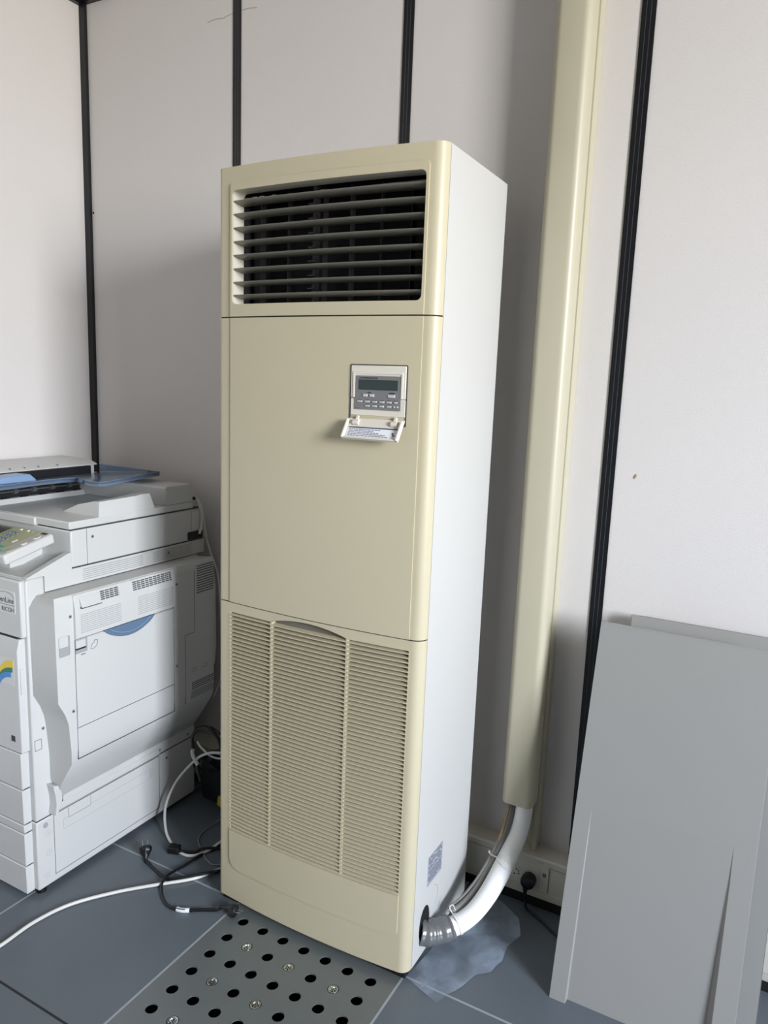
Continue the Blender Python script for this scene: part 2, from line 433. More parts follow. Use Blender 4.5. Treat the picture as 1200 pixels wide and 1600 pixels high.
# horizontal louvres
for k, z in enumerate((1.843, 1.814, 1.783, 1.752, 1.721, 1.690, 1.659, 1.629)):
    b = MB(); t = .0011
    prof = [(-.022, z+.0022), (-.0245, z+.001), (-.022, z-.0012), (.012, z-.0045-t), (.014, z-.0040), (.012, z-.0045+t)]
    b.prism(prof, 'x', OX0+.003, OX1-.004); b.bulge()
    b.build('louver', 'louver', ac, angle=50)
# vertical vanes behind them
for x in (.093, .173, .272, .345, .424, .50):
    b = MB(); b.box(x, x+.0014, .030, .050, OZ0-.005, OZ1+.004)
    b.build('vane', 'vane', ac, smooth=False)
b = MB(); b.box(.262, .270, .004, .02, OZ0-.004, OZ1+.004)
for z in (1.829, 1.798, 1.767, 1.736, 1.705, 1.674, 1.645): b.box(.2585, .2735, -.010, .006, z-.004, z-.001)
b.cyl((.266, -.006, 1.731), (0, -.006, 0), .0025, 8)
b.build('louver_link', 'vane', ac, smooth=False)
b = MB()
for x in (.095, .115, .285, .1505): b.box(x, x+.010, -.004, .012, OZ1-.020, OZ1-.010)
b.box(OX0, OX1, .008, .012, OZ1-.012, OZ1-.008)
b.build('vane_clip', 'louver', ac, smooth=False)

# lower panel with the intake grille
LX0, LX1, LZ0, LZ1 = .053, .568, .227, .841
arch = [(LX0, LZ1)]+[(.185+.225*k/14, LZ1+.017*math.sin(PI*k/14)**.8) for k in range(15)]+[(LX1, LZ1), (LX1, .8655), (LX0, .8655)]
b = front('l', .021, .8655, (LX0, LX1, LZ0, LZ1), arch)
b.prism(rrect(LX0, LX1+.002, .115, LZ0-.0005, (.032, .014, .0005, .0005), 6), 'y', -.0290, -.024)
b.bulge()
b.build('lower_panel', 'beige', ac, angle=25)
b = MB(); n = 57; pz = (LZ1-LZ0)/n
for k in range(n):
    z = LZ0+k*pz
    b.prism([(-.0285, z+.0030), (-.0285, z+.0050), (-.0265, z+.0054), (-.0125, z+.0066), (-.0125, z+.0048)], 'x', LX0-.002, LX1+.002)
for x in (.187, .408): b.box(x, x+.0055, -.0262, -.010, LZ0, LZ1)
b.bulge(); b.build('intake_grille', 'beige', ac, angle=25)
b = MB(); b.box(LX0-.01, LX1+.01, -.0115, -.0095, LZ0-.005, LZ1+.016); b.bulge()
b.build('filter_screen', 'filter', ac, smooth=False)
b = MB(); b.prism([(.18+.235*k/14, LZ1+.0185*math.sin(PI*k/14)**.8+.001) for k in range(15)][::-1]+[], 'y', -.009, -.006); b.bulge()
b.build('grip_recess', 'beige', ac)

# wired remote controller set in the middle panel
yc = -.0388
rc = MB().ring(rrect(.402, .5395, 1.343, 1.4745, .003, 3), rrect(.4042, .5375, 1.345, 1.4725, .003, 3), 'y', yc-.0012, yc+.004).build('remote_controller', 'cop_seam', ac)
CP = rc
b = MB()
b.prism([(.4048, 1.402), (.537, 1.402), (.537, 1.472), (.4048, 1.472)], 'y', yc-.0035, yc+.004)
b.build('upper_bezel', 'bezel', CP, bevel=.0015)
b = MB(); b.prism([(.4048, 1.3635), (.537, 1.3635), (.537, 1.4005), (.4048, 1.4005)], 'y', yc-.0018, yc+.004); b.build('lower_bezel', 'bezel', CP, bevel=.001)
b = MB(); b.prism([(.4105, 1.4025), (.4155, 1.4025), (.4155, 1.4535), (.5265, 1.4535), (.5265, 1.4025), (.5315, 1.4025), (.5315, 1.4585), (.4105, 1.4585)], 'y', yc-.0052, yc-.003); b.build('window_rim', 'bezel', CP, bevel=.0008)
b = MB(); b.box(.4165, .526, yc-.0040, yc, 1.377, 1.450); b.build('faceplate', 'face', CP)
b = MB(); b.box(.4245, .5185, yc-.0045, yc-.003, 1.4195, 1.4415); b.build('display', 'lcd', CP)
def button(x, z, w, h, m='btn'):
    MB().box(x-w/2, x+w/2, yc-.0062, yc-.003, z-h/2, z+h/2).build('button', m, CP, bevel=.001)
button(.442, 1.4075, .011, .006); button(.458, 1.4075, .011, .006); button(.505, 1.4075, .017, .006)
for x in (.429, .447, .465, .4825, .4995): button(x, 1.3942, .012, .0036)
button(.5155, 1.3942, .008, .0036)
for x in (.448, .465, .4825, .5, .5125, .520): button(x, 1.3848, .011 if x < .51 else .004, .0036)
T = lambda s, x, z, h, m='ink', sq=1.0: text_mesh('lettering', s, h, m, CP, (x, yc-.0043, z), (1, 0, 0), (0, 0, 1), squash=sq)
b = MB()
b.prism([(.4268, 1.4438), (.4286, 1.4438), (.4277, 1.4468)], 'y', yc-.0044, yc-.0039); b.prism([(.4256, 1.4434), (.4272, 1.4434), (.4264, 1.4446)], 'y', yc-.0044, yc-.0039); b.prism([(.4284, 1.4434), (.43, 1.4434), (.4292, 1.4446)], 'y', yc-.0044, yc-.0039)
b.build('logo_mark', 'ink', CP)
T('MITSUBISHI ELECTRIC', .4310, 1.4438, .0042)
T('TEMP.', .447, 1.4125, .0038); T('ON/OFF', .499, 1.4125, .0038)
b = MB()
for x in (.429, .447, .465, .4825, .4995, .5155): b.box(x-.0055, x+.0045, yc-.0043, yc-.0039, 1.3976, 1.3984)
for x in (.448, .465, .4825, .5): b.box(x-.0045, x+.0035, yc-.0043, yc-.0039, 1.3885, 1.3891)
b.box(.4185, .4285, yc-.0043, yc-.0039, 1.3795, 1.3801)
b.build('legend_print', 'ink', CP)
# open flap hanging from the lower edge
fo = Vector((.4035, yc-.004, 1.3575)); fu = Vector((1, 0, 0)); fd = Vector((0, -.030, -.0465)).normalized(); fn = fu.cross(fd); fn = -fn if fn.y > 0 else fn
fn = Vector((0, -abs(fd.z), abs(fd.y)))      # towards the viewer and up
Lf, Wf = .054, .135
b = MB()
b.obox(fo, fu*Wf, fd*Lf, -fn*.003)
b.obox(fo+fd*.006, fu*.0045, fd*(Lf-.006), fn*.009); b.obox(fo+fu*(Wf-.0045)+fd*.006, fu*.0045, fd*(Lf-.006), fn*.009)
b.obox(fo+fd*(Lf-.004), fu*Wf, fd*.004, fn*.006)
flap = b.build('flap', 'bezel', CP, bevel=.0012)
for x in (.016, .108):
    b = MB(); b.cyl(fo+fu*x+fd*.012+fn*.001, fu*.013, .0065, 14); b.obox(fo+fu*(x+.004)-fd*.004, fu*.005, fd*.012, fn*.005)
    b.build('hinge', 'bezel', CP)
b = MB(); b.obox(fo+fu*.008+fd*.024, fu*.119, fd*.023, fn*.0004); b.build('notice_label', 'paper', CP)
b = MB(); b.obox(fo+fu*.008+fd*.0225, fu*.119, fd*.0028, fn*.0008)
for r in range(5):
    x = .010; L = (.075, .06, .068, .088, .095)[r]
    while x < .010+L:
        w = random.uniform(.003, .009); b.obox(fo+fu*x+fd*(.0275+r*.0040), fu*w, fd*.0016, fn*.0007); x += w+.0014
for cxx in (.118, .121): b.obox(fo+fu*(cxx-.003)+fd*(.033+(cxx-.118)*1.5), fu*.004, fd*.004, fn*.0007)
b.build('notice_print', 'ink_navy', CP)

# the controller follows the gentle curve of the panel
seen = set()
for o in [CP]+list(CP.children_recursive):
    if o.data.name in seen: continue
    seen.add(o.data.name)
    for v_ in o.data.vertices: v_.co.y += .0605*((v_.co.x+.3)-.4707)
# rating plate and knock-out on the right side
xs_ = AX1
b = MB(); b.box(xs_, xs_+.0006, .068, .1545, .200, .279)
np_ = b.build('rating_plate', 'plate', ac)
b = MB(); z = .2725
for r in range(14):
    y = .0715
    if r == 7: z -= .003
    while y < .148:
        w = random.uniform(.004, .014); w = min(w, .151-y)
        if random.random() > .12: b.box(xs_+.0005, xs_+.0009, y, y+w, z, z+.0022)
        y += w+.0018
    z -= .0048
b.box(xs_+.0005, xs_+.0008, .0695, .153, .2015, .2022); b.box(xs_+.0005, xs_+.0008, .0695, .153, .277, .2777)
b.build('rating_text', 'ink_grey', np_)
b = MB()
for k in range(-5, 6):
    a0, a1 = k*.25, (k+1)*.25
    p = [(xs_+.0001, .112+.026*math.cos(a), .147+.030*math.sin(a)) for a in (a0, a1)]
    b.tube(p, .0006, 6, 0)
b.build('knockout', 'sock_grey', ac)

# ------------------------------------------------------------------ pipes from the cabinet up into the duct
ph = thing('refrigerant_pipe', (.66, .2, 0), 'white insulated pipe wrapped in silver-grey tape curving from the air conditioner up into the duct', 'pipe')
cp = [(.590, .062, .075), (.606, .072, .072), (.622, .088, .071), (.646, .110, .075), (.672, .138, .085), (.692, .172, .100), (.706, .215, .120), (.715, .26, .143), (.721, .30, .166), (.728, .35, .197), (.734, .382, .232), (.739, .392, .29), (.740, .395, .38)]
b = MB(); b.tube(cp[3:], lambda t: .0245-.001*math.sin(t*9), 20); b.build('insulation', 'pipe', ph)
b = MB()
def rt(t): return .0315+.0008*math.sin(t*31)-.0025*max(0, t-.85)/.15
b.tube(cp[:4]+[(.654, .118, .078)], rt, 24, 10); b.build('tape_wrap', 'tape', ph)
b = MB(); b.tube([(.7215, .302, .168), (.7235, .312, .174)], .0262, 20, 0); b.build('clip_band', 'tie', ph)
b = MB(); b.tube([(.662, .127, .081), (.667, .132, .083)], .0262, 20, 0); b.build('clip_band', 'tie', ph)
gc = MB(); gc.tube([(.640, .140, .098), (.657, .178, .106), (.672, .222, .124), (.682, .268, .148), (.691, .312, .176), (.699, .352, .210), (.706, .384, .262), (.708, .393, .33), (.708, .395, .38)], .0075, 10)
tag(gc.build('grey_conduit', 'grey_cable'), 'grey cable running beside the white insulated pipe into the duct', 'cable', 'cables climbing into the duct')
gc = MB(); gc.tube([(.628, .150, .100), (.648, .190, .112), (.664, .235, .133), (.675, .278, .158), (.684, .320, .188), (.692, .358, .224), (.695, .392, .275), (.695, .397, .37)], .0040, 10)
tag(gc.build('grey_conduit', 'grey_cable'), 'thin outer grey cable, leftmost of those climbing into the duct', 'cable', 'cables climbing into the duct')
gc = MB(); gc.tube([(.694, .328, .217), (.6975, .354, .250), (.701, .373, .287), (.702, .378, .345)], .0036, 8)
tag(gc.build('brown_wire', 'brown'), 'brown wire seen just below the open end of the duct', 'wire')
ct = MB(); ct.tube([(.672, .318, .183), (.680, .305, .182), (.692, .298, .185), (.705, .288, .190), (.722, .2735, .186), (.738, .277, .172)], .0017, 6); ct.tube([(.680, .305, .182), (.676, .299, .192)], .0015, 6)
tag(ct.build('cable_tie', 'tie'), 'white cable tie around pipe and grey cable below the duct', 'cable tie', 'cable ties on the pipe')
ct = MB(); ct.tube([(.632, .142, .098), (.642, .132, .108), (.652, .122, .110), (.664, .115, .106), (.674, .112, .092)], .0017, 6); ct.tube([(.648, .126, .110), (.640, .128, .120), (.646, .136, .124), (.655, .130, .116)], .0014, 6)
tag(ct.build('cable_tie', 'tie'), 'white cable tie beside the end of the silver tape', 'cable tie', 'cable ties on the pipe')

# vertical duct
dt = thing('pipe_duct', (.72, .42, .154), 'beige vertical pipe duct on the wall right of the air conditioner', 'duct')
DX0, DX1, DY = .681, .7675, .358
r = .019; pr = [(DX0, .452), (DX0, DY+r)]
for k in range(1, 7): a = PI+k*PI/12; pr.append((DX0+r+r*math.cos(a), DY+r+r*math.sin(a)))
for k in range(7): a = -PI/2+k*PI/12; pr.append((DX1-r+r*math.cos(a), DY+r+r*math.sin(a)))
pr += [(DX1, .418), (DX1-.003, .418)]
prin = [(DX1-.003, DY+r)]
for k in range(1, 7): a = 0-k*PI/12; prin.append((DX1-r+(r-.003)*math.cos(a), DY+r+(r-.003)*math.sin(a)))
for k in range(0, 7): a = -PI/2-k*PI/12; prin.append((DX0+r+(r-.003)*math.cos(a), DY+r+(r-.003)*math.sin(a)))
prin += [(DX0+.003, .452)]
b = MB(); A = pr+prin; n = len(A)
vb = [b.bm.verts.new((x, y, .312)) for x, y in A]; vt = [b.bm.verts.new((x, y, ZC-.02)) for x, y in A]
for i in range(n): b.face([vb[i], vb[(i+1) % n], vt[(i+1) % n], vt[i]])
m_ = len(pr); 
for i in range(m_-1):                        # bottom rim
    j0, j1 = min(int((i)*len(prin)/m_), len(prin)-1), min(int((i+1)*len(prin)/m_), len(prin)-1)
    q = [vb[i], vb[i+1], vb[n-1-j1], vb[n-1-j0]]
    q = list(dict.fromkeys(q)); b.face(q) if len(q) > 2 else None
b.build('duct_cover', 'duct', dt, angle=30)
b = MB(); b.box(DX0-.002, DX1+.0035, .452, WB-.0005, .155, ZC-.02)
b.box(DX1-.008, DX1+.0035, .4195, .452, .155, ZC-.02); b.box(DX0-.002, DX0+.004, .4535-.0, .454, .155, ZC-.02)
b.box(DX1-.012, DX1-.009, .4205, .452, .155, .50)
b.build('duct_base', 'duct', dt, bevel=.0015)

# skirting trunking along the back wall
tr = thing('cable_trunking', (1.2, .43, 0), 'cream cable trunking along the foot of the wall behind the pipes and leaning panels', 'trunking')
b = MB(); b.prism([(WB-.0005, .030), (.402, .030), (.4005, .034), (.4005, .052), (.403, .0535), (.403, .132), (.3985, .134), (.3985, .150), (.402, .154), (WB-.0005, .154)], 'x', XL+.03, WX-.01)
b.build('trunking_channel', 'trunk', tr, bevel=.0012)
b = MB()
for (a0, a1) in ((-.99, .690), (.822, 1.30), (1.42, WX-.02)): b.box(a0, a1, .4005, .4035, .0545, .131)
b.build('trunking_lid', 'trunk', tr)
b = MB(); b.box(XL+.03, WX-.01, .405, .46, .0, .03); b.build('gap_shade_block', 'dark', tr)  # black block standing in for the shade under the trunking
b = MB()
for x in (.786, .790, .7975, .8015): b.box(x, x+.0008, .3984, .3992, .139, .146)
b.build('clip_mark', 'cop_slot', tr)
so = thing('wall_socket', (.76, .40, .095), 'cream double socket plate in the trunking with a black plug in it', 'socket', 'outlets in the trunking')
b = MB(); b.box(.695, .820, .3975, .4005, .0555, .1365); b.build('socket_plate', 'socket', so, bevel=.002)
b = MB(); b.box(.705, .796, .3945, .398, .064, .121); b.build('socket_frame', 'socket', so, bevel=.0015)
b = MB(); b.disc_ring((.7275, .3945, .0925), (0, -1, 0), [(.0205, -.0002), (.0205, .001), (.0185, .001), (.0180, -.004), (.0001, -.004)]); b.mi = 1
for (dx, dz) in ((-.004, -.006), (.008, .006), (.002, .010), (.009, -.002)): b.cyl((.7275+dx, .3940, .0925+dz), (0, -.0008, 0), .0021, 10)
b.build('socket_well', ['socket', 'dark'], so)
b = MB(); b.ring(rrect(.8035, .8125, .1035, .1145, .003, 3), rrect(.8055, .8105, .1055, .1125, .002, 3), 'y', .3966, .3976); b.box(.806, .811, .3966, .3976, .108, .110); b.build('socket_mark', 'ink', so)
so = thing('wall_socket', (1.34, .40, .095), 'cream data outlet with grey surround right of the leaning panels', 'socket', 'outlets in the trunking')
b = MB(); b.box(1.302, 1.418, .3965, .4005, .054, .134); b.build('socket_plate', 'socket', so, bevel=.002)
b = MB(); b.ring(rrect(1.318, 1.352, .072, .119, .008, 4), rrect(1.3205, 1.3495, .0745, .1165, .007, 4), 'y', .3955, .397); b.build('outlet_surround', 'cop_slot', so)
b = MB(); b.prism(rrect(1.322, 1.348, .076, .115, .006, 4), 'y', .3945, .397); b.mi = 1; b.box(1.328, 1.340, .3940, .3950, .086, .100); b.build('outlet_insert', ['sock_grey', 'dark'], so)
# black plug in the socket with its cord
pg = thing('power_plug', (.769, .38, .08), 'black round plug pushed into the trunking socket, its cord dropping to the floor', 'plug')
b = MB(); b.disc_ring((.769, .3945, .088), (0, -1, 0), [(.019, 0), (.0205, .006), (.0205, .022), (.018, .028), (.010, .031), (.001, .0315)]); b.build('plug_body', 'black', pg)
b = MB(); b.tube([(.766, .368, .075), (.766, .366, .06), (.767, .367, .04), (.772, .37, .012), (.79, .366, .007), (.83, .345, .006), (.87, .32, .006), (.93, .30, .006)], lambda t: .0085-.005*min(1, t*5), 10); b.build('cord', 'black', pg)

# ------------------------------------------------------------------ two grey metal panels leaning on the wall
def lean(name, x0, x1, yb, yt, H, label, folded, lip=False, first=True):
    """sheet leaning from the foot line y=yb to the head line y=yt; local s runs up the sheet, n out of it"""
    root = thing(name, ((x0+x1)/2, yb, 0), label, 'panel', 'grey metal panels leaning on the wall')
    ang = math.atan2(yt-yb, H); L = math.hypot(yt-yb, H)
    sv = Vector((0, math.sin(ang), math.cos(ang))); nv = Vector((0, -math.cos(ang), math.sin(ang)))
    base = Vector((0, yb, .0)) + nv*0 + Vector((0, 0, .0))
    lift = max(0, .0)
    def P(x, s, n): return Vector((x, 0, 0))+base+sv*s+nv*n
    b = MB(); th = .018
    if folded:
        # centre of the sheet sinks towards its lower end between two side folds
        xa, xb = x0+.038, x1-.045; s_k, dep = .47, .016
        rows = [0, .1, .2, .3, .4, s_k, L]
        F = []
        for s in rows:
            d = dep*max(0, 1-s/s_k); xl = xa-.000+.024*(s/s_k if s < s_k else 1)*0; 
            F.append([b.bm.verts.new(P(x, s, n)) for x, n in ((x0, 0), (xa, 0), (xa+.0012, -d), (xb-.0012-.012*max(0, 1-s/s_k), -d), (xb, 0), (x1, 0))])
        for A_, B_ in zip(F, F[1:]):
            for i in range(5): b.face([A_[i], A_[i+1], B_[i+1], B_[i]])
        Bk = [[b.bm.verts.new(P(x, s, -th)) for x in (x0, x1)] for s in (0, L)]
        b.face([Bk[0][0], Bk[1][0], Bk[1][1], Bk[0][1]])
        b.face([F[-1][0], F[-1][1], F[-1][2], F[-1][3], F[-1][4], F[-1][5], Bk[1][1], Bk[1][0]])
        b.face([F[0][5], F[0][4], F[0][3], F[0][2], F[0][1], F[0][0], Bk[0][0], Bk[0][1]])
        b.face([r[0] for r in F]+[Bk[1][0], Bk[0][0]]); b.face([r[-1] for r in F][::-1]+[Bk[0][1], Bk[1][1]])
        b.build('sheet', 'panelm', root, smooth=False, bevel=.0018)
        b = MB(); b.obox(P(x0, L-.003, -.0005), (x1-x0, 0, 0), sv*.003, nv*.0012); b.build('top_fold', 'panelm', root)
    else:
        b.obox(P(x0, 0, -.003), (x1-x0, 0, 0), sv*L, nv*.003)
        b.obox(P(x0, 0, -th), (.0025, 0, 0), sv*(L-.003), nv*th); b.obox(P(x1-.0025, 0, -th), (.0025, 0, 0), sv*L, nv*th)
        b.obox(P(x0+.014, L-.002, -th), (x1-x0-.014, 0, 0), sv*.002, nv*th)
        b.build('sheet', 'panelm', root, smooth=False, bevel=.001)
        b = MB(); b.obox(P(x0+.0005, L-.03, -th), (.013, 0, 0), sv*.026, nv*.002); b.build('corner_tab', 'panelm', root)
    return root
lean('metal_panel', .913, 1.308, .113, .332, .880, 'front grey metal panel leaning on the wall, creased along both lower edges', True)
lean('metal_panel', .968, 1.350, .200, .424, .884, 'rear grey metal panel leaning on the wall behind the creased one', False)

# ------------------------------------------------------------------ the clear plastic film on the floor
b = MB()
fp = [(.592, -.012), (.640, -.030), (.690, -.045), (.700, -.012), (.722, .03), (.735, .08), (.765, .11), (.778, .16), (.772, .215), (.79, .27), (.765, .33), (.70, .37), (.63, .38), (.608, .345), (.606, .26), (.606, .10)]
vv = [b.bm.verts.new((x, y, .003)) for x, y in fp]; b.face(vv)
for k in range(1, 30):
    for co, no in (((.59+k*.008, 0, 0), (1, 0, 0)), ((0, -.05+k*.0155, 0), (0, 1, 0))):
        bmesh.ops.bisect_plane(b.bm, geom=b.bm.verts[:]+b.bm.edges[:]+b.bm.faces[:], plane_co=co, plane_no=no, dist=1e-6)
from mathutils import noise
for v_ in b.bm.verts:
    q = v_.co; v_.co.z = .0022+.0065*abs(noise.noise(Vector((q.x*13, q.y*10, 3))))+.003*abs(noise.noise(Vector((q.x*45, q.y*25, 1))))
tag(b.build('plastic_film', 'film', angle=180), 'thin crumpled translucent plastic film on the floor right of the air conditioner', 'plastic film')

# ------------------------------------------------------------------ photocopier
co = thing('photocopier', (-.70, .02, 0), 'white office photocopier with blue feeder tray left of the air conditioner', 'photocopier')
X = -.41; XW = -.985; XM = -.311
def part(name, b, m='cop', bevel=.0, parent=None, **k): return b.build(name, m, parent or co, bevel=bevel, **k)
# paper bank
b = MB(); b.box(XW, X, -.282, .332, .016, .2205); part('paper_bank', b, bevel=.004)
b = MB(); b.box(XW+.004, X-.003, -.279, .33, .217, .2255); part('bank_seam', b, 'cop_seam')
for (px, py) in ((-.45, -.25), (-.45, .29), (-.93, -.25), (-.93, .29)):
    b = MB(); b.cyl((px, py, 0), (0, 0, .02), .016, 16); part('foot', b, 'black')
# main body
b = MB()
b.prism([(-.282, .224), (.332, .224), (.332, .40), (.332, .76), (.352, .80), (.352, .857), (-.228, .857), (-.228, .902), (-.278, .902), (-.282, .895)], 'x', XW, X)
part('main_body', b, bevel=.0035)
b = MB(); b.box(XW, X-.0, -.226, .383, .8595, .9045)
for (ya, yb_) in ((-.105, .115), (.155, .325)):
    b.mi = 1
    for k in range(6): b.box(X, X+.0004, ya, yb_, .8665+k*.0058, .8685+k*.0058)
part('vent_band', b, ['cop', 'cop_slot_lt'])
b = MB(); b.box(XW+.002, X-.002, -.222, .38, .8565, .8602); b.box(XW+.002, X-.002, -.135, .378, .904, .9075); part('body_seam', b, 'cop_seam')
b = MB(); b.prism([(-.278, .9025), (-.139, .9025), (-.139, .950), (-.148, .950), (-.277, .9065)], 'x', X-.022, X); part('shelf_side', b, bevel=.0015)
b = MB(); b.prism([(-.278, .9025), (-.139, .9025), (-.139, .930), (-.20, .912), (-.277, .9062)], 'x', XW, X-.022); part('front_shelf', b, bevel=.001)
# scanner
b = MB(); b.box(XW-.005, X, -.140, .383, .9075, 1.0095); part('scanner', b, bevel=.004)
b = MB(); b.box(X-.001, X+.0004, -.0885, -.0875, .9075, 1.0085); b.box(XW, X-.003, -.137, .36, 1.0085, 1.0145); part('scanner_seam', b, 'cop_seam')
b = MB(); b.box(X-.006, X+.006, .306, .372, .9105, .936); part('scanner_plug', b, 'cop_dark', bevel=.003)
b = MB(); b.box(X+.0, X+.0035, .322, .383, .94, 1.003); part('hinge_cover', b, bevel=.001)
# lid and stopper
b = MB(); b.box(XW, X, -.144, .334, 1.0135, 1.0345); part('platen_lid', b, bevel=.003)
b = MB(); b.box(XW, -.545, -.150, -.13, 1.010, 1.033); part('lid_grip', b, bevel=.003)
b = MB()
rings = []
for y, zt, xi in ((-.043, 1.0345, -.43), (-.040, 1.0775, -.432), (.10, 1.0795, -.45), (.108, 1.0815, -.45), (.149, 1.0815, -.45), (.168, 1.0345, -.43)):
    rings.append([(X-.002, y, 1.034), (X-.003, y, max(zt, 1.0346)), (xi, y, max(zt, 1.0346)), (-.50, y, 1.034+(zt-1.034)*.62+.0005), (-.565, y, 1.0345), (-.565, y, 1.034)])
b.loft(rings); part('paper_stopper', b, bevel=.002, angle=50)
b = MB(); b.loft([[(x, y0_, 1.034), (x, y1_, 1.034), (x, y1_-.02, zt), (x, y0_+.03, zt)] for x, y0_, y1_, zt in ((XW, .213, .345, 1.093), (X-.03, .213, .345, 1.093), (X-.003, .214, .335, 1.088))]); 
b = MB(); b.prism([(.2125, 1.0345), (.2125, 1.090), (.220, 1.0945), (.325, 1.093), (.338, 1.084), (.352, 1.050), (.352, 1.0345)], 'x', XW, X-.001); part('feeder_hinge_block', b, bevel=.003)
b = MB(); b.cyl((X-.002, .335, 1.045), (.006, 0, 0), .0055, 12); part('hinge_pin', b, 'cop_dark')
# document feeder
b = MB(); b.box(XW-.01, -.80, -.135, .30, 1.0345, 1.048); b.box(XW-.01, -.83, -.135, .30, 1.048, 1.132); part('document_feeder', b, bevel=.004)
b = MB(); b.prism([(XW-.01, 1.124), (-.818, 1.1235), (-.817, 1.1275), (-.85, 1.139), (XW-.01, 1.142)], 'y', -.14, .30)
b.mi = 1
for y in (-.02, .03, .08, .15): b.box(-.87, -.825, y, y+.0012, 1.1285, 1.1345)
part('feeder_cover', b, ['cop', 'cop_slot'], bevel=.001)
b = MB(); b.box(-.835, -.812, -.13, .27, 1.096, 1.1225); b.box(-.835, -.800, -.125, .262, 1.050, 1.088); part('feeder_mouth', b, 'cop_dark')
b = MB(); b.cyl((-.797, -.12, 1.068), (0, .37, 0), .0028, 10); part('roller_shaft', b, 'cop_shaft')
for y in (-.10, -.035, .03, .095, .16, .225):
    b = MB(); b.cyl((-.797, y, 1.068), (0, .014, 0), .0085, 14); part('feed_roller', b, 'cop_shaft')
for y in (-.075, -.01, .055, .12, .185):
    b = MB(); b.box(-.800, -.788, y, y+.022, 1.046, 1.053); part('mouth_tab', b, 'cop_dark')
b = MB(); b.prism([(-.802, 1.0345), (-.775, 1.0345), (-.785, 1.049), (-.802, 1.049)], 'y', -.13, .245); part('mouth_lip', b)
# blue tray
def zt_(x): return min(1.12, 1.098+.09*(x+.80))
tp = [(-.82, .318), (-.60, .323), (-.545, .322), (-.535, .31), (-.517, .22), (-.492, .12), (-.470, .04), (-.478, .015), (-.53, .01), (-.60, .05), (-.645, .075), (-.675, .05), (-.68, 0), (-.672, -.06), (-.655, -.14), (-.645, -.20), (-.66, -.24), (-.82, -.24)]
cx_ = (-.76, .1)
b = MB()
vt = [b.bm.verts.new((x, y, zt_(x))) for x, y in tp]; vb = [b.bm.verts.new((x, y, zt_(x)-.004)) for x, y in tp]
f1 = b.face(vt); f2 = b.face(vb[::-1])
for i in range(len(tp)): b.face([vt[i], vb[i], vb[(i+1) % len(tp)], vt[(i+1) % len(tp)]])
bmesh.ops.triangulate(b.bm, faces=[f for f in (f1, f2) if f])
tray = part('feeder_tray', b, 'blue', angle=40)
b = MB(); pts = tp[1:16]
outs = []
for i, (x, y) in enumerate(pts):
    a_ = Vector(pts[max(i-1, 0)]); c_ = Vector(pts[min(i+1, len(pts)-1)]); d = (c_-a_).normalized(); nn = Vector((-d.y, d.x))
    ins = Vector((x, y))-nn*.004*(1 if nn.dot(Vector((x, y))-Vector(cx_)) > 0 else -1)
    outs.append([(x, y, zt_(x)+.003), (x, y, zt_(x)-.011), (ins.x, ins.y, zt_(x)-.011), (ins.x, ins.y, zt_(x)+.003)])
b.loft(outs); part('tray_rim', b, 'blue', parent=tray)
b = MB(); b.loft([[(-.79, y, 1.099), (-.715, y, 1.106), (-.72, y, 1.106+h), (-.785, y, 1.104+h)] for y, h in ((-.16, .004), (-.12, .020), (-.03, .022), (-.012, .006))]); part('paper_guide', b, 'blue_op', bevel=.002, parent=tray)
b = MB(); b.prism([(-.82, 1.1), (-.60, 1.118), (-.57, 1.1225), (-.60, 1.1225), (-.82, 1.124)], 'y', .312, .320); part('tray_back_wall', b, 'blue', parent=tray)

# control panel, tilted towards the user
C0 = Vector((-.45, -.312, .967)); U = Vector((-1, 0, 0)); V = Vector((0, .15, .035)).normalized(); Nn = Vector((0, -V.z, V.y))
b = MB(); b.obox(C0, U*.50, V*.153, -Nn*.028); cpn = part('control_panel', b, 'cop', bevel=.006, seg=3)
b = MB(); b.obox((-.95, -.24, .9063), (.42, 0, 0), (0, .10, 0), (0, 0, .05)); part('panel_mount', b, 'cop')
def pk(name, a, v_, w, h, t, m, bev=.0006, rnd=False):
    b = MB()
    if rnd:
        o = C0+U*a+V*v_
        b.loft([[o+Nn*z+U*(w/2*s_*math.cos(q))+V*(h/2*s_*math.sin(q)) for q in (2*PI*k/16 for k in range(16))] for z, s_ in ((0, 1), (t*.7, 1), (t, .8))])
    else: b.obox(C0+U*(a-w/2)+V*(v_-h/2), U*w, V*h, Nn*t)
    return b.build(name, m, cpn, bevel=bev)
pk('panel_overlay', .26, .080, .43, .138, .0006, 'olive'); pk('panel_margin', .026, .0765, .036, .145, .0010, 'panel_grey')
pk('touch_screen', .29, .1, .27, .085, .0012, 'screen')
for r in range(4):
    for c_ in range(3): pk('number_key', .094+c_*.015-r*.004+.008, .117-r*.0185, .0105, .0105, .004, 'key', rnd=True)
pk('function_key', .058, .037, .03, .012, .003, 'key_green', rnd=True)
pk('function_key', .035, .016, .022, .010, .003, 'key_green', rnd=True)
for (a, v_) in ((.116, .14), (.086, .14)): pk('mode_key', a, v_, .007, .006, .003, 'paper')
pk('mode_key', .060, .077, .007, .017, .003, 'btn'); pk('mode_key', .070, .138, .012, .008, .002, 'olive')
pk('ring_key', .018, .115, .016, .022, .0022, 'paper', rnd=True); pk('ring_key', .018, .115, .012, .017, .003, 'olive', rnd=True)
pk('ring_key', .017, .074, .015, .018, .0022, 'paper', rnd=True); pk('ring_key', .017, .074, .009, .010, .003, 'panel_grey', rnd=True)
pk('start_key', .016, .028, .018, .022, .003, 'olive', rnd=True)
pk('status_light', .022, .141, .022, .010, .0018, 'cop_dark')

